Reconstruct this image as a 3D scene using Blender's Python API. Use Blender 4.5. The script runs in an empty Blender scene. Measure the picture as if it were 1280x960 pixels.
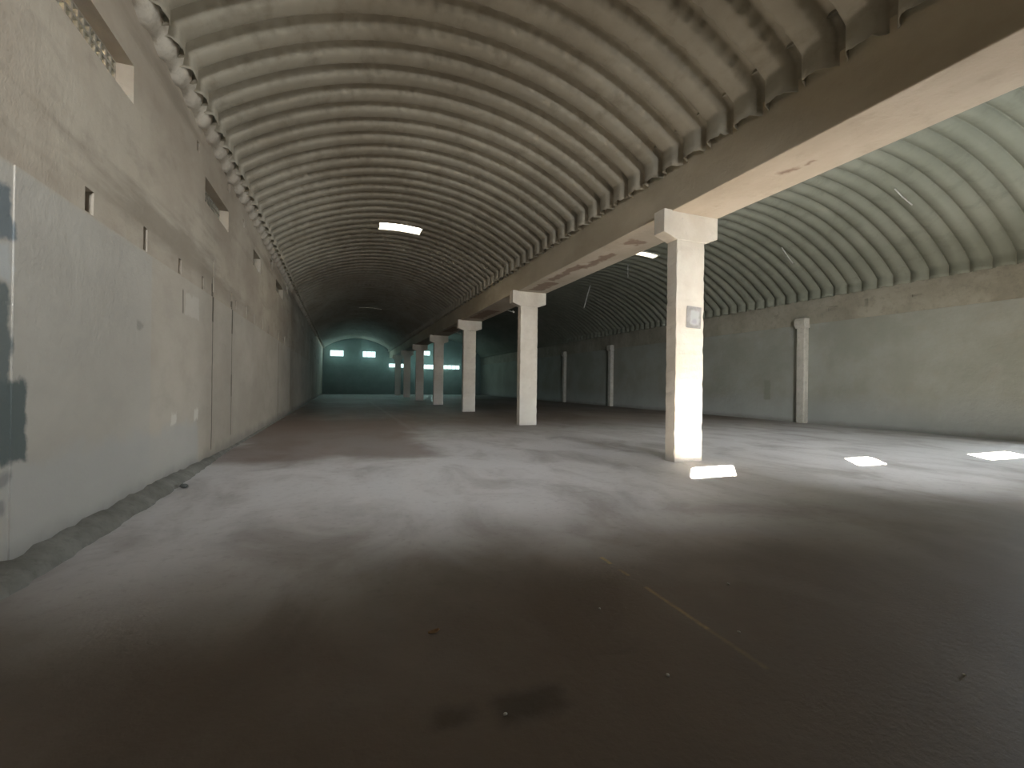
import bpy, math, random
from mathutils import Vector, Matrix
C = bpy.context.scene.collection
rnd = random.Random(7)
PI = math.pi

# ------------------------------------------------------------------ helpers
def link_mesh(name, verts, faces, mat, parent=None, smooth=False, loc=None):
    me = bpy.data.meshes.new(name)
    me.from_pydata(verts, [], faces)
    me.update()
    if smooth:
        me.polygons.foreach_set('use_smooth', [True] * len(me.polygons))
    o = bpy.data.objects.new(name, me)
    C.objects.link(o)
    if mat: me.materials.append(mat)
    if parent: o.parent = parent
    if loc: o.location = loc
    return o

def tag(o, label=None, cat=None, group=None, kind=None):
    if label: o['label'] = label
    if cat: o['category'] = cat
    if group: o['group'] = group
    if kind: o['kind'] = kind
    return o

def empty(name, loc, rz=0):
    o = bpy.data.objects.new(name, None)
    C.objects.link(o); o.location = loc; o.rotation_euler = (0, 0, rz)
    o.empty_display_size = .1
    return o

class MB:
    """collects shapes for one mesh"""
    def __init__(s): s.v = []; s.f = []
    def add(s, vs, fs):
        n = len(s.v); s.v += [tuple(v) for v in vs]; s.f += [tuple(i + n for i in f) for f in fs]
    def box(s, x0, x1, y0, y1, z0, z1):
        s.add([(x0,y0,z0),(x1,y0,z0),(x1,y1,z0),(x0,y1,z0),(x0,y0,z1),(x1,y0,z1),(x1,y1,z1),(x0,y1,z1)],
              [(0,3,2,1),(4,5,6,7),(0,1,5,4),(1,2,6,5),(2,3,7,6),(3,0,4,7)])
    def tube(s, a, b, r, n=8):
        a = Vector(a); b = Vector(b); d = (b - a).normalized()
        p = d.orthogonal().normalized(); q = d.cross(p)
        vs = [c + (p * math.cos(2*PI*i/n) + q * math.sin(2*PI*i/n)) * r for c in (a, b) for i in range(n)]
        s.add(vs, [(i, (i+1) % n, n + (i+1) % n, n + i) for i in range(n)] + [tuple(range(n))[::-1], tuple(range(n, 2*n))])
    def build(s, name, mat, parent=None, smooth=False, bevel=0, loc=None):
        o = link_mesh(name, s.v, s.f, mat, parent, smooth, loc)
        if bevel:
            m = o.modifiers.new('bevel', 'BEVEL'); m.width = bevel; m.segments = 2; m.limit_method = 'ANGLE'
        return o

def rect_wall(mb, u0, u1, v0, v1, holes, pt, thick, maxcell=3.0):
    """solid slab in (u,v) with rectangular holes (ua,ub,va,vb,depth); depth None = right through. pt(u,v,d) -> xyz"""
    us = {u0, u1}; vs = {v0, v1}
    for h in holes: us |= {h[0], h[1]}; vs |= {h[2], h[3]}
    us = sorted(x for x in us if u0 <= x <= u1); vs = sorted(x for x in vs if v0 <= x <= v1)
    def inside(u, v):
        for h in holes:
            if h[0] < u < h[1] and h[2] < v < h[3]: return h
    for i in range(len(us)-1):
        for j in range(len(vs)-1):
            a, b, c, d = us[i], us[i+1], vs[j], vs[j+1]
            h = inside((a+b)/2, (c+d)/2)
            for dep in ((0, thick) if not h else ((h[4], thick) if h[4] is not None else ())):
                mb.add([pt(a,c,dep), pt(b,c,dep), pt(b,d,dep), pt(a,d,dep)], [(0,1,2,3)])
    for h in holes:
        a, b, c, d = h[:4]; t = thick if h[4] is None else h[4]
        for p, q in (((a,c),(b,c)), ((b,c),(b,d)), ((b,d),(a,d)), ((a,d),(a,c))):
            mb.add([pt(*p,0), pt(*q,0), pt(*q,t), pt(*p,t)], [(0,1,2,3)])
    for p, q in (((u0,v0),(u1,v0)), ((u1,v0),(u1,v1)), ((u1,v1),(u0,v1)), ((u0,v1),(u0,v0))):
        mb.add([pt(*p,0), pt(*q,0), pt(*q,thick), pt(*p,thick)], [(0,1,2,3)])

# ------------------------------------------------------------------ materials
class NT:
    def __init__(s, name, rough=.85, spec=.25):
        s.m = bpy.data.materials.new(name); s.m.use_nodes = True
        s.t = s.m.node_tree; s.b = s.t.nodes['Principled BSDF']
        s.b.inputs['Roughness'].default_value = rough
        s.b.inputs['Specular IOR Level'].default_value = spec
        s.tc = s.t.nodes.new('ShaderNodeTexCoord')
        s.co = s.tc.outputs['Object']
        s.sep = None
    def link(s, a, b): s.t.links.new(a, b)
    def node(s, typ, **kw):
        n = s.t.nodes.new(typ)
        for k, v in kw.items(): setattr(n, k, v)
        return n
    def noise(s, scale, detail=4, rough=.55, stretch=(1,1,1), offs=(0,0,0), dist=0):
        mp = s.node('ShaderNodeMapping'); mp.inputs['Scale'].default_value = stretch; mp.inputs['Location'].default_value = offs
        s.link(s.co, mp.inputs['Vector'])
        n = s.node('ShaderNodeTexNoise'); n.inputs['Scale'].default_value = scale
        n.inputs['Detail'].default_value = detail; n.inputs['Roughness'].default_value = rough; n.inputs['Distortion'].default_value = dist
        s.link(mp.outputs['Vector'], n.inputs['Vector'])
        return n.outputs['Fac']
    def ramp(s, x, a, b, lo=0., hi=1., smooth=True):
        n = s.node('ShaderNodeMapRange', interpolation_type='SMOOTHSTEP' if smooth else 'LINEAR')
        n.inputs['From Min'].default_value = a; n.inputs['From Max'].default_value = b
        n.inputs['To Min'].default_value = lo; n.inputs['To Max'].default_value = hi
        s.link(x, n.inputs['Value']); return n.outputs['Result']
    def math(s, op, a, b):
        n = s.node('ShaderNodeMath', operation=op)
        for i, v in enumerate((a, b)):
            if isinstance(v, (int, float)): n.inputs[i].default_value = v
            else: s.link(v, n.inputs[i])
        return n.outputs[0]
    def mix(s, fac, a, b, mode='MIX'):
        n = s.node('ShaderNodeMix', data_type='RGBA', blend_type=mode)
        if isinstance(fac, (int, float)): n.inputs['Factor'].default_value = fac
        else: s.link(fac, n.inputs['Factor'])
        for k, v in ((6, a), (7, b)):
            if isinstance(v, tuple): n.inputs[k].default_value = (*v, 1)
            else: s.link(v, n.inputs[k])
        return n.outputs[2]
    def axis(s, i, jitter=0, jscale=3):
        if s.sep is None:
            s.sep = s.node('ShaderNodeSeparateXYZ'); s.link(s.co, s.sep.inputs[0])
        o = s.sep.outputs[i]
        if jitter:
            o = s.math('ADD', o, s.math('MULTIPLY', s.math('SUBTRACT', s.noise(jscale, 3, offs=(i*7.3, 3, 1)), .5), jitter*2))
        return o
    def box(s, rng, soft=.05, jitter=0, jscale=3):
        """mask 1 inside ranges {axis:(lo,hi)}"""
        r = None
        for i, (lo, hi) in rng.items():
            x = s.axis(i, jitter, jscale)
            m = s.math('MULTIPLY', s.ramp(x, lo - soft, lo + soft), s.ramp(x, hi - soft, hi + soft, 1, 0))
            r = m if r is None else s.math('MULTIPLY', r, m)
        return r
    def bump(s, h, dist=.02, strength=.6):
        n = s.node('ShaderNodeBump'); n.inputs['Distance'].default_value = dist; n.inputs['Strength'].default_value = strength
        s.link(h, n.inputs['Height']); s.link(n.outputs[0], s.b.inputs['Normal'])
    def done(s, col):
        if isinstance(col, tuple): s.b.inputs['Base Color'].default_value = (*col, 1)
        else: s.link(col, s.b.inputs['Base Color'])
        return s.m

def concrete(name, a, b, scale=1.2, rough=.9, stain=None, bump=.01):
    n = NT(name, rough)
    c = n.mix(n.ramp(n.noise(scale, 6, .6), .32, .68), a, b)
    c = n.mix(n.math('MULTIPLY', n.ramp(n.noise(scale*5, 5, .65), .45, .7), .35), c, tuple(x*.6 for x in a))
    if stain:
        c = n.mix(n.math('MULTIPLY', n.ramp(n.noise(scale*.6, 5, .6, (1,1,.35), (5,2,9)), .5, .72), .7), c, stain)
    n.bump(n.noise(scale*14, 6, .65), bump)
    return n.done(c)

# dimensions -----------------------------------------------------------------
XL, XR = -2.38, 19.73
YB, YE = -1.2, 66.0
COLX0, COLX1 = 6.445, 7.163
COLY, COLS, COLD = 7.568, 8.708, .30
BX0, BX1, BZ0, BZ1 = 6.30, 7.50, 5.164, 6.16
LEDGE = 3.2

# ---- floor material
def mat_floor():
    n = NT('dusty_concrete_floor', .62, .35)
    big = n.noise(.22, 5, .55, (1, .55, 1), dist=.4)
    mid = n.noise(.9, 6, .6, (1, .6, 1), (3, 1, 0), .6)
    fine = n.noise(9, 6, .7)
    f = n.math('ADD', n.math('MULTIPLY', big, .65), n.math('MULTIPLY', mid, .35))
    c = n.mix(n.ramp(f, .40, .60), (.135, .104, .082), (.185, .156, .135))
    # dust and pool of light painted pale mid-hall, brown dirt elsewhere
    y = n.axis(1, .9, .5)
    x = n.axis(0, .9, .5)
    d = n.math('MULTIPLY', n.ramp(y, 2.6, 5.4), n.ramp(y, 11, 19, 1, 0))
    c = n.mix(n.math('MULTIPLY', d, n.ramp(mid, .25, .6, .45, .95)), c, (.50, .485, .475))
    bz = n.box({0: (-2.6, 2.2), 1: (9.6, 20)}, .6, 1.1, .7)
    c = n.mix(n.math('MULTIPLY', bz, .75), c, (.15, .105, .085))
    c = n.mix(n.math('MULTIPLY', n.ramp(fine, .5, .75), .25), c, (.10, .08, .066))
    # dark oil blotches close to the camera
    for (bx, by, r) in ((.88, 2.04, .17), (.50, 2.07, .10)):
        m = n.box({0: (bx-r, bx+r), 1: (by-r*.55, by+r*.55)}, .05, .06, 7)
        c = n.mix(n.math('MULTIPLY', m, .6), c, (.045, .036, .028))
    # worn yellow painted line and its pale continuation
    for (y0, y1, k) in ((3.40, 3.56, .7), (3.14, 3.27, .4), (2.28, 2.92, .38), (1.85, 2.3, .16)):
        ln = n.box({0: (2.208, 2.24), 1: (y0, y1)}, .012, .012, 14)
        c = n.mix(n.math('MULTIPLY', n.math('MULTIPLY', ln, n.ramp(fine, .3, .6, .4, 1)), k), c, (.50, .36, .14))
    ln2 = n.box({0: (2.15, 2.32), 1: (3.8, 40)}, .05, .03, 3)
    c = n.mix(n.math('MULTIPLY', ln2, .08), c, (.5, .48, .46))
    n.bump(n.noise(22, 6, .7), .006, .5)
    return n.done(c)

def mat_left_wall():
    n = NT('stained_left_wall_plaster', .9)
    a = n.noise(.55, 6, .6, (1, .6, 1)); b = n.noise(2.4, 6, .65, (1, .5, 1), (2, 0, 0))
    c = n.mix(n.ramp(a, .35, .65), (.35, .295, .23), (.45, .395, .315))
    c = n.mix(n.math('MULTIPLY', n.ramp(b, .48, .72), .45), c, (.27, .225, .175))
    # smoother grey plaster below the ledge
    low = n.box({2: (-.2, LEDGE), 1: (4.47, 40)}, .02)
    c = n.mix(n.math('MULTIPLY', low, .5), c, n.mix(n.ramp(a, .3, .7), (.42, .385, .325), (.47, .435, .375)))
    pan = n.box({2: (.0, 3.18), 1: (4.47, 7.35)}, .03, .02)
    c = n.mix(n.math('MULTIPLY', pan, .4), c, (.40, .39, .36))
    low2 = n.box({2: (-.2, .85), 1: (4.5, 9.6)}, .1, .3, 1.5)
    c = n.mix(n.math('MULTIPLY', low2, .6), c, (.40, .395, .375))
    # horizontal dirty streaks under the vents
    st = n.ramp(n.noise(.9, 5, .6, (1, .18, 1.6), (4, 0, 2)), .52, .68)
    up = n.ramp(n.axis(2), 3.2, 3.6)
    c = n.mix(n.math('MULTIPLY', n.math('MULTIPLY', st, up), .65), c, (.22, .185, .14))
    # pale repairs and scars
    for (y0, y1, z0, z1, col, k) in ((8.75, 9.5, 2.62, 2.98, (.52, .485, .42), .5), (8.15, 8.4, .88, 1.06, (.6, .57, .5), .8), (9.28, 9.52, .86, 1.05, (.6, .57, .5), .8),
                                     (4.2, 4.80, .9, 1.52, (.10, .12, .115), .95), (3.4, 4.63, 1.4, 2.25, (.12, .14, .135), .9), (3.4, 4.64, 2.6, 3.0, (.13, .155, .165), .9), (3.4, 4.62, .5, .6, (.2, .2, .19), .7), (3.4, 4.62, .72, .85, (.2, .2, .19), .7),
                                     (3.4, 4.64, 2.28, 2.56, (.42, .44, .44), .6), (6.9, 7.1, 2.18, 2.26, (.25, .24, .2), .7)):
        c = n.mix(n.math('MULTIPLY', n.box({1: (y0, y1), 2: (z0, z1)}, .03, .09, 6), k), c, col)
    # seams where piers are built into the wall, groove shade painted dark
    for (y, z0, z1, w, k) in ((10.42, .2, 3.2, .05, .85), (10.42, 2.7, 3.45, .12, .8), (12.1, .3, 3.2, .05, .75), (12.1, 2.65, 3.4, .13, .75), (12.1, 1.2, 1.7, .09, .6), (20.4, .2, 3.1, .1, .6), (25.2, .2, 3.1, .13, .6), (8.62, 2.62, 3.0, .06, .7)):
        n_w = n.math('MULTIPLY', n.box({1: (y - w/2, y + w/2), 2: (z0, z1)}, .02, .035, 2.5), k)
        c = n.mix(n_w, c, (.085, .07, .052))
    # darker towards the foot of the wall
    c = n.mix(n.math('MULTIPLY', n.ramp(n.axis(2, .12, 2), .05, .32, 1, 0), .55), c, (.17, .165, .15))
    n.bump(n.math('ADD', n.noise(3, 6, .65), n.math('MULTIPLY', n.noise(30, 4, .7), .25)), .03, .5)
    return n.done(c)

def mat_right_wall():
    n = NT('grey_green_right_wall_plaster', .92)
    a = n.noise(.45, 6, .6); b = n.noise(1.6, 6, .65, (1, 1, 1), (1, 4, 2))
    c = n.mix(n.ramp(a, .35, .65), (.235, .235, .195), (.29, .29, .25))
    c = n.mix(n.math('MULTIPLY', n.ramp(b, .5, .72), .5), c, (.25, .235, .19))
    c = n.mix(n.math('MULTIPLY', n.ramp(n.axis(2, .35, .8), 1.6, .2, 0, 1), .45), c, (.40, .415, .41))
    m = n.box({1: (16.4, 16.75), 2: (1.0, 1.95)}, .04, .05, 4)
    c = n.mix(n.math('MULTIPLY', m, .55), c, (.17, .17, .13))
    c = n.mix(n.math('MULTIPLY', n.ramp(n.axis(2, .1, 2), .02, .25, 1, 0), .5), c, (.15, .145, .125))
    n.bump(n.noise(4, 6, .65), .03, .5)
    return n.done(c)

def mat_roof(name, a, b, dark):
    n = NT(name, .8, .3)
    c = n.mix(n.ramp(n.noise(.4, 6, .6, (1, .5, 1)), .35, .65), a, b)
    c = n.mix(n.math('MULTIPLY', n.ramp(n.noise(2.2, 6, .65, (1, .6, 1), (3, 3, 3)), .48, .72), .5), c, dark)
    n.bump(n.noise(25, 5, .7), .004, .5)
    return n.done(c)

def mat_beam():
    n = NT('cast_beam_concrete', .9)
    a = n.noise(.7, 6, .6, (1, .5, 1)); b = n.noise(3, 6, .65)
    c = n.mix(n.ramp(a, .35, .65), (.44, .365, .275), (.52, .445, .35))
    c = n.mix(n.math('MULTIPLY', n.ramp(b, .5, .75), .35), c, (.32, .25, .18))
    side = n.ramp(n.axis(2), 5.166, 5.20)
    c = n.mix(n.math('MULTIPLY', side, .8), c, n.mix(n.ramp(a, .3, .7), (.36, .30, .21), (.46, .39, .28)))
    for (x0, x1, y0, y1) in ((6.75, 7.05, 10.6, 12.3), (6.55, 6.85, 12.0, 14.2), (6.6, 7.15, 14.4, 15.9), (6.85, 6.99, 5.28, 5.55), (6.95, 7.03, 5.0, 5.2), (6.6, 7.1, 9.4, 9.8), (6.5, 7.2, 21, 24), (6.5,7.2,28,31)):
        m = n.box({0: (x0, x1), 1: (y0, y1), 2: (5.0, 5.3)}, .05, .24, 3.2)
        c = n.mix(n.math('MULTIPLY', n.math('MULTIPLY', m, n.ramp(n.axis(2), 5.17, 5.19, 1, 0)), .75), c, (.20, .125, .085))
    n.bump(n.noise(9, 6, .65), .02, .5)
    return n.done(c)

def mat_column():
    n = NT('whitewashed_column_paint', .85)
    a = n.noise(1.4, 6, .6); b = n.noise(6, 6, .7)
    c = n.mix(n.ramp(a, .35, .65), (.50, .435, .345), (.57, .51, .42))
    c = n.mix(n.math('MULTIPLY', n.ramp(b, .56, .74), .4), c, (.36, .31, .25))
    z = n.axis(2, .1, 4)
    c = n.mix(n.math('MULTIPLY', n.ramp(z, .04, .14, 1, 0), .55), c, (.34, .30, .26))
    c = n.mix(n.math('MULTIPLY', n.ramp(n.axis(2), .3, 2.2, 1, 0), .35), c, (.60, .59, .55))
    n.bump(n.noise(10, 6, .65), .015, .5)
    return n.done(c)

M = {}
M['floor'] = mat_floor()
M['left'] = mat_left_wall()
M['right'] = mat_right_wall()
M['roofL'] = mat_roof('brown_grey_sheet_roof', (.275, .24, .18), (.35, .315, .245), (.17, .142, .10))
M['roofR'] = mat_roof('green_grey_sheet_roof', (.165, .17, .13), (.205, .207, .163), (.11, .112, .08))
M['beam'] = mat_beam()
M['col'] = mat_column()
M['end'] = concrete('dark_end_wall', (.075, .085, .08), (.11, .12, .115), .8)
M['mortar'] = concrete('pale_mortar', (.42, .37, .30), (.50, .45, .37), 2, stain=(.27, .22, .17))
M['dirt'] = concrete('swept_dirt', (.15, .145, .125), (.22, .215, .19), 2.5, bump=.03)
M['ring'] = concrete('ring_beam_concrete', (.24, .22, .17), (.31, .285, .225), 1, stain=(.18, .15, .11))
M['pil'] = concrete('pilaster_plaster', (.40, .375, .315), (.47, .445, .385), 1.5)
M['lattice'] = concrete('dark_lattice_block', (.22, .20, .16), (.30, .27, .22), 4)
M['frame'] = concrete('dark_window_frame', (.07, .08, .075), (.11, .12, .11), 4)
M['rod'] = concrete('grey_rod', (.45, .44, .40), (.55, .54, .5), 6)
M['scrap'] = concrete('pale_scrap', (.55, .52, .46), (.68, .65, .6), 20)
M['chip'] = concrete('brown_leaf', (.28, .17, .09), (.36, .24, .14), 20)
M['lump'] = concrete('dark_lump', (.07, .075, .07), (.11, .11, .10), 20)

def mat_notice():
    n = NT('faded_print', .7)
    c = n.mix(n.ramp(n.noise(7, 4, .6), .35, .65), (.20, .18, .16), (.27, .245, .225))
    c = n.mix(n.box({0: (-.09, .14), 2: (.07, .36)}, .03, .05, 6), c, (.34, .33, .30))
    c = n.mix(n.math('MULTIPLY', n.box({0: (-.04, .08), 2: (.1, .19)}, .03, .05, 9), .6), c, (.23, .21, .23))
    return n.done(c)
M['notice'] = mat_notice()
M['backw'] = concrete('darkened_back_wall', (.11, .10, .085), (.16, .145, .12), .8)  # darkened to cut light bounced from behind the camera
def mat_glass():
    m = bpy.data.materials.new('grimy_clear_pane'); m.use_nodes = True; t = m.node_tree
    t.nodes.remove(t.nodes['Principled BSDF'])
    a = t.nodes.new('ShaderNodeBsdfTransparent'); a.inputs[0].default_value = (.93, .97, .95, 1)
    g = t.nodes.new('ShaderNodeBsdfGlossy'); g.inputs['Roughness'].default_value = .05
    x = t.nodes.new('ShaderNodeMixShader'); x.inputs[0].default_value = .04
    t.links.new(a.outputs[0], x.inputs[1]); t.links.new(g.outputs[0], x.inputs[2])
    t.links.new(x.outputs[0], t.nodes['Material Output'].inputs['Surface'])
    return m
M['glass'] = mat_glass()

def mat_fibre(name, k):
    m = bpy.data.materials.new(name); m.use_nodes = True; t = m.node_tree
    t.nodes.remove(t.nodes['Principled BSDF'])
    a = t.nodes.new('ShaderNodeBsdfTranslucent'); a.inputs[0].default_value = (.16*k, .155*k, .14*k, 1)
    t.links.new(a.outputs[0], t.nodes['Material Output'].inputs['Surface'])
    return m
M['fibre'] = mat_fibre('translucent_fibreglass', 1); M['fibre_dirty'] = mat_fibre('dirty_fibreglass', .03)

# ------------------------------------------------------------------ setting
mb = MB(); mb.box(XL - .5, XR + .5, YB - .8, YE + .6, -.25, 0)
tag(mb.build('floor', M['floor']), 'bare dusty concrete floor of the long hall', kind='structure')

# left wall: (u = y, v = z), depth goes to -x
TH = .24
VENTS = [(4.75, 6.75, 4.88, 5.34), (9.82, 11.68, 4.86, 5.32), (14.7, 15.95, 4.88, 5.34), (19.45, 21.7, 5.05, 5.5)]
LH = [v + (None,) for v in VENTS]
PK = .34
for (y, w, z0, z1) in ((5.77, .17, 3.22, 3.46), (7.16, .13, 3.22, 3.52), (8.5, .13, 3.22, 3.46), (9.76, .12, 3.22, 3.46), (12.05, .12, 3.25, 3.6), (12.55, .12, 3.22, 3.5),
                        (13.8, .16, 3.22, 3.55), (14.95, .18, 3.22, 3.5), (16.4, .2, 3.22, 3.6), (17.7, .2, 3.2, 3.5), (20.3, .3, 3.22, 3.6), (22.5, .3, 3.22, 3.6)):
    LH.append((y - w/2, y + w/2, z0, z1, PK))
LH.append((10.42, 10.5, 3.3, 3.95, .2))
for (y, w, z0, z1, d) in (
                           (9.35, .14, 5.55, 5.72, .05), (10.4, .2, 6.0, 6.22, .05), (11.3, .2, 6.0, 6.22, .06), (11.65, .25, 5.75, 6.02, .06), (12.55, .35, 5.95, 6.22, .06),
                           (13.3, .2, 5.5, 5.7, .05), (18.2, .6, 5.55, 5.9, .08), (23.2, .5, 5.6, 6.0, .08)):
    LH.append((y - w/2, y + w/2, z0, z1, d * 3.5))
mb = MB(); rect_wall(mb, YB - .5, YE + .5, LEDGE, 6.75, [h for h in LH if h[2] >= LEDGE], lambda u, v, d: (XL - .015 - d, u, v), TH)
rect_wall(mb, 4.64, YE + .5, -.05, LEDGE, [h for h in LH if h[2] < LEDGE], lambda u, v, d: (XL - d, u, v), TH)
rect_wall(mb, YB - .5, 4.64, -.05, LEDGE, [], lambda u, v, d: (XL - .012 - d, u, v), TH)
tag(mb.build('wall_left', M['left']), 'long stained plaster wall on the left with a ledge line', kind='structure')

# dirt bank at the foot of the left wall
vs = []; fs = []
ny = 260
for i in range(ny + 1):
    y = YB + (40 - YB) * (i / ny) ** 1.6
    k = 1.0 if y < 7.5 else max(.25, 1 - (y - 7.5) / 6)
    w = (.20 + rnd.uniform(-.02, .02)) * k; h = (.15 + rnd.uniform(-.02, .02)) * k
    vs += [(XL + w, y, -.005), (XL + w*.86, y, h*.35), (XL + w*.5, y, h*.72), (XL + .005, y, h), (XL - .12, y, h)]
for i in range(ny):
    for j in range(4):
        a = i*5 + j; fs.append((a, a+5, a+6, a+1))
tag(link_mesh('baseboard_left', vs, fs, M['dirt'], smooth=True), 'low bank of grey dirt along the foot of the left wall', kind='structure')

# unseen screen added outside the left wall, blocks sun from the vents
mb = MB(); mb.box(-6.6, -6.0, -2, YE, 0, 9.5)
tag(mb.build('wall_sun_screen', M['ring']), 'unseen screen wall added outside the left wall to block the sun', kind='structure')

# right wall with ring beam; a wide doorway stands open near its start
DOOR = (1.2, 5.0, 0.0, 3.4)
mb = MB(); rect_wall(mb, YB - .5, YE + .5, -.05, 4.5, [DOOR + (None,)], lambda u, v, d: (XR + d, u, v), .3)
tag(mb.build('wall_right', M['right']), 'grey plaster wall along the right side', kind='structure')
mb = MB(); rect_wall(mb, YB - .5, YE + .5, 4.46, 5.95, [(13.2, 13.6, 4.95, 5.1, .06), (12.0, 12.12, 4.9, 5.2, .06), (16.0, 16.2, 4.9, 5.1, .05), (10.2, 10.5, 5.0, 5.08, .05)],
                     lambda u, v, d: (XR - .035 + d, u, v), .3)
tag(mb.build('trim_1', M['ring']), 'darker concrete ring beam along the top of the right wall', kind='structure')

# end walls
WIN = [(-1.54, .29, 5.08, 6.0), (2.66, 4.48, 5.08, 6.0), (6.2, 8.36, 3.74, 4.4), (10.2, 12.1, 5.6, 6.37), (10.2, 12.9, 3.63, 4.4), (14.0, 16.52, 3.70, 4.38)]
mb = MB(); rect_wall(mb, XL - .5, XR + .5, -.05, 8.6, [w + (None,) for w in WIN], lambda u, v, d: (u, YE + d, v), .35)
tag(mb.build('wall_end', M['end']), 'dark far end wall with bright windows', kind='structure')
for i, w in enumerate(WIN):
    mb = MB(); y0, y1 = YE + .12, YE + .2; t = .07
    mb.box(w[0], w[1], y0, y1, w[2], w[2]+t); mb.box(w[0], w[1], y0, y1, w[3]-t, w[3])
    mb.box(w[0], w[0]+t, y0, y1, w[2]+t, w[3]-t); mb.box(w[1]-t, w[1], y0, y1, w[2]+t, w[3]-t)
    nm = max(1, round((w[1]-w[0]) / .7) - 1)
    for k in range(nm):
        x = w[0] + (w[1]-w[0]) * (k+1) / (nm+1); mb.box(x-.02, x+.02, y0, y1, w[2]+t, w[3]-t)
    tag(mb.build('window_%d' % (i+1), M['frame']), kind='structure')

SUNH = Vector((.695, .72, 0)).normalized(); TANE = .45
BW = [(-1.75, -.55, 4.62, 5.25), (2.55, 3.6, 4.62, 5.22), (6.75, 8.7, 4.40, 4.95)]
BWLOW = [(11.6, 12.8, 2.6, 3.2)]  # low opening added out of view for an extra sun patch
BT = .3
mb = MB(); rect_wall(mb, XL - .5, XR + .5, -.05, 8.6, [w + (None,) for w in BW + BWLOW], lambda u, v, d: (u, YB - d, v), BT)
tag(mb.build('wall_back', M['backw']), 'plaster wall behind the camera', kind='structure')

# ------------------------------------------------------------------ roofs
PROF_DEEP = [(.00, 0, 0), (.10, .015, .2), (.20, .05, .8), (.26, .14, 1), (.32, .45, .8), (.37, .85, .3), (.42, .98, 0), (.50, 1, 0), (.58, .98, 0), (.63, .85, .2), (.68, .45, .5), (.74, .14, .7), (.80, .05, .5), (.90, .015, .1)]
PROF_WAVE = [(p, 1 - abs(math.cos(PI*p)) ** .75, .3) for p in (0, .08, .16, .24, .31, .37, .42, .46, .5, .54, .58, .63, .69, .76, .84, .92)]

def roof(name, xa, xb, xc, R, zc, ztip_a, ztip_b, pitch, yphase, y0, y1, depth, nseg, mat, crimp, holes, label, prof):
    # arc from xa to xb, then steep ends down to the tips
    aa = math.asin((xa - xc) / R); ab = math.asin((xb - xc) / R)
    path = []    # (x, z, nx, nz, s)
    za = zc + R * math.cos(aa); zb = zc + R * math.cos(ab)
    for t in (0, .35, .7):
        z = ztip_a + (za - ztip_a) * t; path.append((xa - .06 * math.sin(t*PI/1.4) * 0, z, -1, .0))
    for i in range(nseg + 1):
        a = aa + (ab - aa) * i / nseg
        nx, nz = math.sin(a), math.cos(a)
        if i < 5: k = (5 - i) / 6; nx, nz = nx*(1-k) - k, nz*(1-k)
        if nseg - i < 5: k = (5 - nseg + i) / 6; nx, nz = nx*(1-k) + k, nz*(1-k)
        l = math.hypot(nx, nz); path.append((xc + R*math.sin(a), zc + R*math.cos(a), nx/l, nz/l))
    for t in (.7, .35, 0):
        path.append((xb, ztip_b + (zb - ztip_b) * t, 1, 0))
        s = 0; ss = [0]
    for i in range(1, len(path)):
        s += math.hypot(path[i][0]-path[i-1][0], path[i][1]-path[i-1][1]); ss.append(s)
    rows = []
    k0 = math.floor((y0 - yphase) / pitch); k1 = math.ceil((y1 - yphase) / pitch)
    for k in range(k0, k1):
        for p in prof: rows.append((yphase + (k + p[0]) * pitch, p[1], p[2]))
    rows = [r for r in rows if y0 <= r[0] <= y1]
    verts = []; n = len(path)
    jit = [rnd.uniform(-.012, .012) for _ in rows]
    for r, j in zip(rows, jit):
        cw = crimp * r[2] if r[0] < 30 else 0
        for i, q in enumerate(path):
            d = r[1] * depth + j * .3
            dy = 0
            if cw and 9 < i < n - 10:
                ph = abs(math.sin(PI * ss[i] / .25)); dy = cw * (ph - .6); d += cw * .55 * (ph - .6) * (1 if r[1] < .5 else -.4)
            if i in (0, n-1): d += 0
            verts.append((q[0] + q[2]*d, r[0] + dy, q[1] + q[3]*d + (rnd.uniform(-.02, .02) if i in (0, n-1) else 0)))
    faces = []
    for a in range(len(rows)-1):
        ym = (rows[a][0] + rows[a+1][0]) / 2
        for i in range(n-1):
            xm = (path[i][0] + path[i+1][0]) / 2
            if any(h[0] < xm < h[1] and h[2] < ym < h[3] for h in holes): continue
            faces.append((a*n+i, a*n+i+1, (a+1)*n+i+1, (a+1)*n+i))
    o = link_mesh(name, verts, faces, mat, smooth=True)
    m = o.modifiers.new('sheet thickness', 'SOLIDIFY'); m.thickness = .008; m.offset = 0
    return tag(o, label, kind='structure')

PL, PR = .6022, .5625
roof('ceiling', XL + .27, BX0 - .21, 2.0, 7.0, 7.65 - 7.0, 6.12, 5.96, PL, 6.887, YB - .3, YE + .3, .22, 168, M['roofL'], .055,
     [(1.3, 2.87, 17.9, 18.62), (1.3, 2.95, 38.42, 38.62)], 'brown grey corrugated barrel roof over the left aisle', PROF_DEEP)
roof('ceiling.001', BX1 + .17, XR - .18, 13.6, 9.0, 8.15 - 9.0, 5.96, 5.53, PR, 17.58, YB - .3, YE + .3, .16, 120, M['roofR'], .012,
     [(13.2, 14.7, 18.6, 19.08)], 'green grey corrugated barrel roof over the right aisle', PROF_WAVE)

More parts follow.
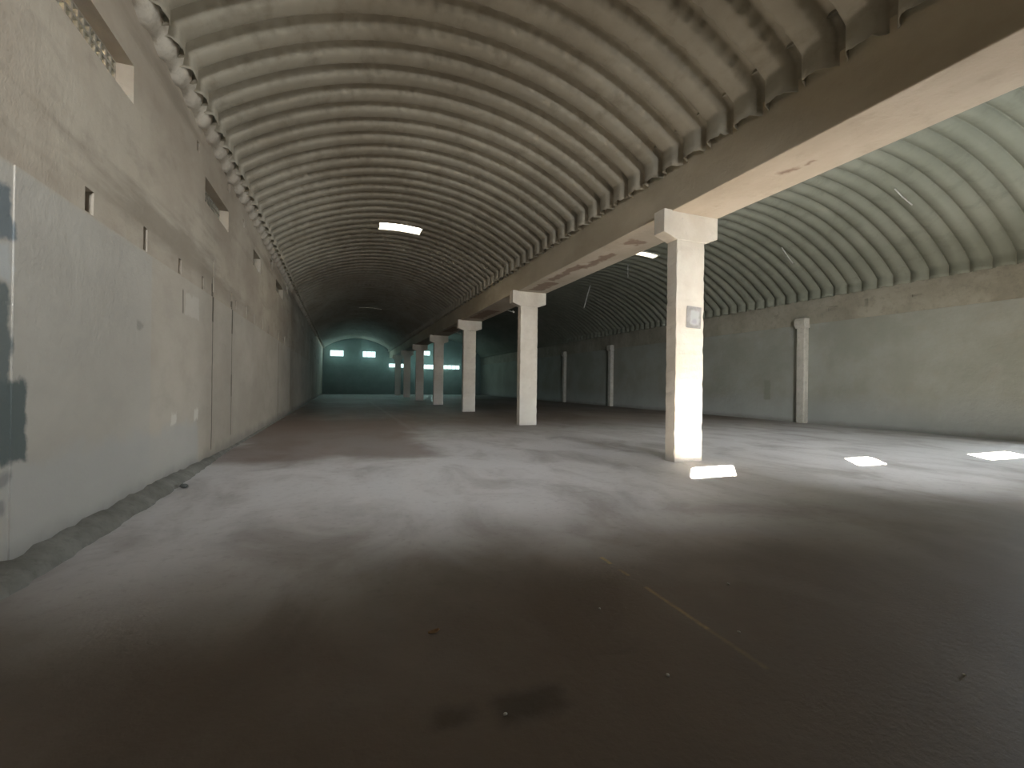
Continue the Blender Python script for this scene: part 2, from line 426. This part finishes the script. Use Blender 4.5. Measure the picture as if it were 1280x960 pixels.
# mortar haunch with rounded lumps on top of the left wall
vs = []; fs = []
ny = int((48 - YB) / PL * 8)
for i in range(ny + 1):
    y = YB + (48 - YB) * i / ny
    ph = .5 + .5 * math.cos(2*PI * (y - 6.887) / PL)
    b = .165 + .04 * ph ** .8 + rnd.uniform(-.012, .012)
    vs += [(XL - .1, y, 6.08 - .1*ph), (XL + .35*b, y, 6.05 - .08*ph), (XL + b*.9, y, 6.16), (XL + b, y, 6.32 + .06*ph), (XL + .9*b + .03, y, 6.45 + .06*ph), (XL + .2 + .04*ph, y, 6.6 + .06*ph), (XL - .1, y, 6.7)]
for i in range(ny):
    for j in range(6):
        a = i*7 + j; fs.append((a, a+1, a+8, a+7))
tag(link_mesh('trim_2', vs, fs, M['mortar'], smooth=True), 'lumpy mortar along the roof edge of the left wall', kind='structure')

# unseen lids added over the valley and right eave to stop light leaks
mb = MB(); mb.box(6.07, 8.15, YB - .3, YE + .3, 6.56, 6.66)
tag(mb.build('trim_3', M['ring']), 'lid added over the valley between the two roofs to stop light leaks', kind='structure')
mb = MB(); mb.box(19.4, 20.1, YB - .3, YE + .3, 6.2, 6.3)
tag(mb.build('trim_4', M['ring']), 'lid added along the right eave to stop light leaks', kind='structure')

# ------------------------------------------------------------------ beam
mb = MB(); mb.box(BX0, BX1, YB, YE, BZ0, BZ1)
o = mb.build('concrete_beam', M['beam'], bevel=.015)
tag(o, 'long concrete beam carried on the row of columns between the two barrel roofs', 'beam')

# ------------------------------------------------------------------ columns
def shaft_mesh():
    mb = MB(); hw = (COLX1 - COLX0) / 2; r = random.Random(3)
    nz = 46; ring = []
    for k in range(nz + 1):
        z = -.01 + 4.68 * k / nz
        j = lambda: r.uniform(-.006, .006)
        def chip(): return r.uniform(.012, .03) if r.random() < .22 else .008
        pts = []
        for sx, sy in ((-1, 0), (1, 0), (1, 1), (-1, 1)):
            c = chip(); x = sx*hw; y = COLD*sy
            ix = -sx*c; iy = c if sy == 0 else -c
            a = (x + j(), y + iy, z); b = (x + ix, y + j()*.5, z)
            pts += [a, b] if (sx, sy) in ((-1, 0), (1, 1)) else [b, a]
        ring.append(pts)
    vs = [p for q in ring for p in q]; fs = []
    for k in range(nz):
        for i in range(8):
            a = k*8 + i; b = k*8 + (i+1) % 8; fs.append((a, b, b+8, a+8))
    fs += [tuple(range(8))[::-1], tuple(nz*8 + i for i in range(8))]
    return vs, fs
def capital_mesh():
    hw = (COLX1 - COLX0) / 2; cw = .70; z0, z1, z2 = 4.60, 4.72, BZ0 + .03
    y0, y1 = -.012, COLD + .012
    out = [(-hw - .003, z0), (hw + .003, z0), (cw, z1), (cw, z2), (-cw, z2), (-cw, z1)]
    vs = [(x, y0, z) for x, z in out] + [(x, y1, z) for x, z in out]
    return vs, [(0,1,2,3,4,5), (11,10,9,8,7,6)] + [(i, i+6, (i+1) % 6 + 6, (i+1) % 6) for i in range(6)]
CL = ['whitewashed concrete column nearest the camera, carrying a grey notice',
      'second whitewashed column from the camera, standing clear against the dark right aisle',
      'third whitewashed column from the camera, pale pinkish, right of a bright low window',
      'fourth column from the camera, between two bright windows of the far wall',
      'fifth column from the camera, left of the stacked pair of bright windows',
      'sixth column from the camera, dim and slim in the far haze',
      'seventh column from the camera, splitting a small bright far window',
      'eighth and farthest column, a faint shaft beside the far windows']
cx = (COLX0 + COLX1) / 2
root0 = None
for i in range(7):
    loc = (cx, COLY + COLS*i, 0)
    r = empty('concrete_column', loc)
    if i == 0:
        sh = link_mesh('shaft', *shaft_mesh(), M['col'], r)
        cp = link_mesh('capital', *capital_mesh(), M['col'], r)
        m = cp.modifiers.new('bevel', 'BEVEL'); m.width = .012; m.segments = 2
    else:
        for src in (sh, cp):
            d = src.copy(); C.objects.link(d); d.parent = r
    tag(r, CL[i], 'column', 'columns under the long beam')

# notice pasted on the first column
mb = MB(); mb.box(-.19, .19, -.004, 0, 0, .45)
o = mb.build('paper_notice', M['notice'], loc=(6.885, COLY - .008, 2.79))
o.rotation_euler = (0, math.radians(2), 0)
tag(o, 'small faded grey print pasted on the front of the nearest column', 'notice')

# ------------------------------------------------------------------ pilasters
def pilaster_parts(r):
    mb = MB(); mb.box(-.26, .04, -.2, .2, -.01, 4.35); s = mb.build('shaft', M['pil'], r, bevel=.05)
    mb = MB()
    out = [(.04, 4.30), (-.27, 4.30), (-.36, 4.42), (-.36, 4.62), (-.30, 4.74), (.04, 4.74)]
    vs = [(x, -.25, z) for x, z in out] + [(x, .25, z) for x, z in out]
    mb.add(vs, [(0,1,2,3,4,5), (11,10,9,8,7,6)] + [(i, i+6, (i+1) % 6 + 6, (i+1) % 6) for i in range(6)])
    c = mb.build('capital', M['pil'], r, bevel=.02)
    return s, c
PLB = ['plaster half column on the right wall, nearest one right of the nearest free column',
       'plaster half column on the right wall partly hidden behind the nearest free column',
       'plaster half column on the right wall, first one left of the nearest free column',
       'dim plaster half column on the right wall, second one left of the nearest free column',
       'faint plaster half column on the right wall just right of the second free column']
for i, y in enumerate((14.67, 22.5, 30.35, 38.2, 46.0)):
    r = empty('wall_pilaster', (XR, y, 0))
    if i == 0: ps = pilaster_parts(r)
    else:
        for src in ps:
            d = src.copy(); C.objects.link(d); d.parent = r
    tag(r, PLB[i], 'pilaster', 'half columns on the right wall')

# ------------------------------------------------------------------ ventilation grilles in the left wall
GL = ['dark slotted concrete ventilation grille nearest the camera, high on the left wall',
      'second ventilation grille along the left wall, with bright slits along its bottom edge',
      'small dark ventilation grille on the left wall, third from the camera',
      'farthest ventilation grille on the left wall, ragged and dark at the roof edge']
for i, (y0, y1, z0, z1) in enumerate(VENTS):
    mb = MB(); w = y1 - y0; h = z1 - z0; x0, x1 = -.045, 0
    nr = 4; nc = max(4, round(w / .115)); t = .016
    for k in range(nr + 1): mb.box(x0, x1, 0, w, max(0, h*k/nr - t), min(h, h*k/nr + t))
    for k in range(nc + 1):
        yc = w*k/nc
        for q in range(nr): mb.box(x0 + .003, x1 - .003, max(0, yc - t), min(w, yc + t), h*q/nr + t, h*(q+1)/nr - t)
    o = mb.build('ventilation_grille', M['lattice'], loc=(XL - TH + .05, y0, z0))
    tag(o, GL[i], 'ventilation grille', 'grilles high on the left wall')

# ------------------------------------------------------------------ roof lights
def roof_light(x0, x1, y0, y1, xc, R, zc, d, label, pane='fibre'):
    r = empty('roof_light', ((x0+x1)/2, (y0+y1)/2, zc + math.sqrt(R*R - ((x0+x1)/2 - xc)**2)))
    L = r.location
    def arc(x, dz): return zc + math.sqrt(R*R - (x-xc)**2) + dz - L.z
    mb = MB(); n = 10; vs = []; fs = []
    for i in range(n + 1):
        x = x0 - .03 + (x1 - x0 + .06) * i / n
        vs += [(x - L.x, y - L.y, arc(x, d + .06)) for y in (y0 - .05, y1 + .05)]
    for i in range(n): fs.append((2*i, 2*i+1, 2*i+3, 2*i+2))
    link_mesh('pane', vs, fs, M[pane], r)
    for yy in (y0 - .06, y1 + .02):
        mb = MB()
        for i in range(n):
            xa = x0 - .03 + (x1 - x0 + .06) * i / n; xb = x0 - .03 + (x1 - x0 + .06) * (i+1) / n
            za, zb = arc(xa, 0), arc(xb, 0)
            vs = [(xa-L.x, yy-L.y, za+.01), (xb-L.x, yy-L.y, zb+.01), (xb-L.x, yy+.04-L.y, zb+.01), (xa-L.x, yy+.04-L.y, za+.01)]
            vs += [(v[0], v[1], v[2] + d + .06) for v in vs]
            mb.add(vs, [(0,3,2,1),(4,5,6,7),(0,1,5,4),(1,2,6,5),(2,3,7,6),(3,0,4,7)])
        mb.build('curb', M['rod'], r)
    for xx in (x0 - .05, x1 + .01):
        mb = MB(); z = arc(xx, 0); mb.box(xx - L.x, xx + .04 - L.x, y0 - .06 - L.y, y1 + .06 - L.y, z - .01, z + d + .09)
        mb.build('curb', M['rod'], r)
    tag(r, label, 'roof light', 'roof lights in the corrugated roofs')
roof_light(1.3, 2.87, 17.9, 18.62, 2.0, 7.0, .65, .17, 'bright roof light strip in the left barrel roof')
roof_light(1.3, 2.95, 38.42, 38.62, 2.0, 7.0, .65, .17, 'faint thin roof light far back in the left barrel roof', 'fibre_dirty')
roof_light(13.2, 14.7, 18.6, 19.08, 13.6, 9.0, -.85, .16, 'bright roof light strip in the right barrel roof beside the nearest column')

# haze hanging at the far end of the hall
m = bpy.data.materials.new('dusty_haze'); m.use_nodes = True; t = m.node_tree; t.nodes.remove(t.nodes['Principled BSDF'])
v = t.nodes.new('ShaderNodeVolumeScatter'); v.inputs['Color'].default_value = (.75, 1, .95, 1); v.inputs['Density'].default_value = .0065; v.inputs['Anisotropy'].default_value = .82
t.links.new(v.outputs[0], t.nodes['Material Output'].inputs['Volume'])
mb = MB(); mb.box(XL + .05, XR - .05, 44, YE - .02, .02, 8.3)
tag(mb.build('haze', m), 'thin teal dust haze glowing at the far windows', 'haze', kind='stuff')

# ------------------------------------------------------------------ loose rods and brackets
def rod(name, a, b, r, label, cat, mat='rod', group=None):
    mb = MB(); a = Vector(a); b = Vector(b); mid = (a + b) / 2
    off = Vector((rnd.uniform(-.02, .02), .02, 0))
    mb.tube(a, mid + off, r); mb.tube(mid + off, b, r)
    tag(mb.build(name, M[mat], smooth=True), label, cat, group)
rod('hanging_rod', (15.08, 25.85, 8.14), (14.63, 25.85, 6.6), .035, 'thin pale rod hanging askew from the right barrel roof', 'rod')
rod('hanging_wire', (14.44, 20.8, 8.2), (14.45, 20.8, 7.45), .022, 'thin upright wire hanging below the roof light of the right barrel roof', 'wire')
rod('loose_strip', (16.98, 13.66, 7.40), (17.94, 13.9, 6.90), .022, 'pale loose strip along a rib of the right barrel roof, above the nearest half column', 'strip')
rod('loose_strip', (16.0, 9.02, 7.80), (16.95, 9.06, 7.46), .02, 'faint loose strip along a rib of the right barrel roof near the picture edge', 'strip')
def bracket(y, z, l, label):
    mb = MB(); mb.tube((BX1 - .02, y, z + .22), (BX1 + .02, y, z + .22), .05); mb.tube((BX1 + .01, y, z + .22), (BX1 + l, y + .05, z + .16), .02)
    mb.tube((BX1 + l, y + .05, z + .19), (BX1 + l + .09, y + .055, z + .13), .045)
    tag(mb.build('wall_bracket', M['scrap'], smooth=True), label, 'bracket', 'small brackets on the beam')
bracket(20.9, 5.0, .35, 'small pale bracket on the beam, seen left of the second column capital')
bracket(31.5, 5.0, .35, 'small pale bracket on the beam, seen left of the third column capital')

# ------------------------------------------------------------------ litter on the floor
def lump(name, x, y, sx, sy, sz, mat, label, cat, seed):
    r = random.Random(seed); vs = []; fs = []
    n, m = 10, 5
    for j in range(m + 1):
        t = PI * j / m
        for i in range(n):
            a = 2*PI*i/n; k = 1 + r.uniform(-.25, .25)
            vs.append((sx*math.sin(t)*math.cos(a)*k, sy*math.sin(t)*math.sin(a)*k, sz*(1 - math.cos(t))))
    for j in range(m):
        for i in range(n):
            fs.append((j*n+i, j*n+(i+1) % n, (j+1)*n+(i+1) % n, (j+1)*n+i))
    o = link_mesh(name, vs, fs, M[mat], smooth=True, loc=(x, y, 0)); o.rotation_euler.z = r.uniform(0, 3)
    return tag(o, label, cat)
def leaf(name, x, y, l, w, mat, label, cat, rz):
    vs = []; fs = []; n = 8
    for i in range(n + 1):
        t = i / n; ww = w * math.sin(PI * (.08 + .84*t)) ; z = .003 + .35*l * (t - .5)**2
        vs += [(l*(t-.5), -ww/2, z + .006), (l*(t-.5), 0, z), (l*(t-.5), ww/2, z + .008)]
    for i in range(n):
        for j in range(2): a = 3*i + j; fs.append((a, a+3, a+4, a+1))
    o = link_mesh(name, vs, fs, M[mat], smooth=True, loc=(x, y, .001)); o.rotation_euler.z = rz
    m = o.modifiers.new('thick', 'SOLIDIFY'); m.thickness = .003
    return tag(o, label, cat)
leaf('dead_leaf', .56, 2.81, .075, .035, 'chip', 'small curled brown leaf lying on the bare floor in front of the camera', 'leaf', .3)
lump('dirt_clod', -2.11, 7.79, .07, .05, .03, 'lump', 'dark clod on the floor at the foot of the left wall', 'clod', 2)
for k, (x, y, s, lb) in enumerate(((1.70, 2.73, .011, 'tiny white pebble left of the yellow painted line'),
        (.74, 2.0, .011, 'tiny white pebble at the tip of the dark floor blotch'),
        (1.66, 1.98, .012, 'tiny pale pebble on the brown floor left of the fading end of the yellow line'),
        (2.87, 2.74, .013, 'tiny pale pebble on the floor right of the yellow painted line'),
        (2.38, 2.18, .010, 'tiny pale pebble right beside the fading end of the yellow line'),
        (3.19, 1.44, .012, 'tiny pale pebble on the dark floor at the lower right'))):
    lump('pebble', x, y, s, s*.7, s*.5, 'scrap', lb, 'pebble', 20 + k)

# ------------------------------------------------------------------ light
W = bpy.data.worlds.new('sky'); bpy.context.scene.world = W; W.use_nodes = True
bg = W.node_tree.nodes['Background']; bg.inputs[0].default_value = (.80, .97, .98, 1); bg.inputs[1].default_value = 1.5
def lamp(name, kind, loc, energy, color, **kw):
    d = bpy.data.lights.new(name, kind); d.energy = energy; d.color = color
    for k, v in kw.items(): setattr(d, k, v)
    o = bpy.data.objects.new(name, d); C.objects.link(o); o.location = loc
    return o
sd = Vector((SUNH.x, SUNH.y, -TANE))
s = lamp('sun', 'SUN', (-8, -10, 12), 1080, (1, .93, .82), angle=math.radians(.6))
s.rotation_euler = sd.to_track_quat('-Z', 'Y').to_euler()
for w in BW:
    o = lamp('window_daylight', 'AREA', ((w[0]+w[1])/2, YB - BT - .02, (w[2]+w[3])/2), (290 if w[0] > 0 else 130)*(w[1]-w[0])/1.2, (.92, .96, 1), shape='RECTANGLE', size=w[1]-w[0], size_y=w[3]-w[2])
    o.rotation_euler = (PI/2 - math.radians(14), 0, math.radians(-24 if w[0] > 5 else 0)); o.data.spread = math.radians(68)
o = lamp('doorway_daylight', 'AREA', (XR + .35, (DOOR[0]+DOOR[1])/2, DOOR[3]/2), 1200, (.86, .95, 1), shape='RECTANGLE', size=DOOR[3], size_y=DOOR[1]-DOOR[0])
o.rotation_euler = (0, PI/2, 0)
for w in WIN:
    o = lamp('window_daylight', 'AREA', ((w[0]+w[1])/2, YE + .3, (w[2]+w[3])/2), 110, (.62, 1, .95), shape='RECTANGLE', size=w[1]-w[0], size_y=w[3]-w[2])
    o.rotation_euler = (-PI/2, 0, 0)

# ------------------------------------------------------------------ camera
f, yaw, pitch, roll = 567.09, .35977, .00203, .01344
right = Vector((math.cos(yaw), -math.sin(yaw), 0)); fh = Vector((math.sin(yaw), math.cos(yaw), 0)); up0 = Vector((0, 0, 1))
fwd = fh * math.cos(pitch) + up0 * math.sin(pitch)
up = up0 * math.cos(pitch) - fh * math.sin(pitch)
ex = right * math.cos(roll) + up * math.sin(roll)
ey = up * math.cos(roll) - right * math.sin(roll)
cam = bpy.data.cameras.new('camera'); cam.sensor_width = 36; cam.lens = f / 1280 * 36; cam.clip_end = 300
co = bpy.data.objects.new('camera', cam); C.objects.link(co)
mw = Matrix((( ex.x, ey.x, -fwd.x, 0), (ex.y, ey.y, -fwd.y, 0), (ex.z, ey.z, -fwd.z, 1.55), (0, 0, 0, 1)))
co.matrix_world = mw
sc = bpy.context.scene
sc.camera = co
vs_ = sc.view_settings
vs_.view_transform = 'Standard'; vs_.look = 'None'; vs_.gamma = 1; vs_.exposure = 0; vs_.use_curve_mapping = False
sc.cycles.use_guiding = True
sc.cycles.max_bounces = 8; sc.cycles.diffuse_bounces = 6
sc.cycles.sample_clamp_indirect = 0
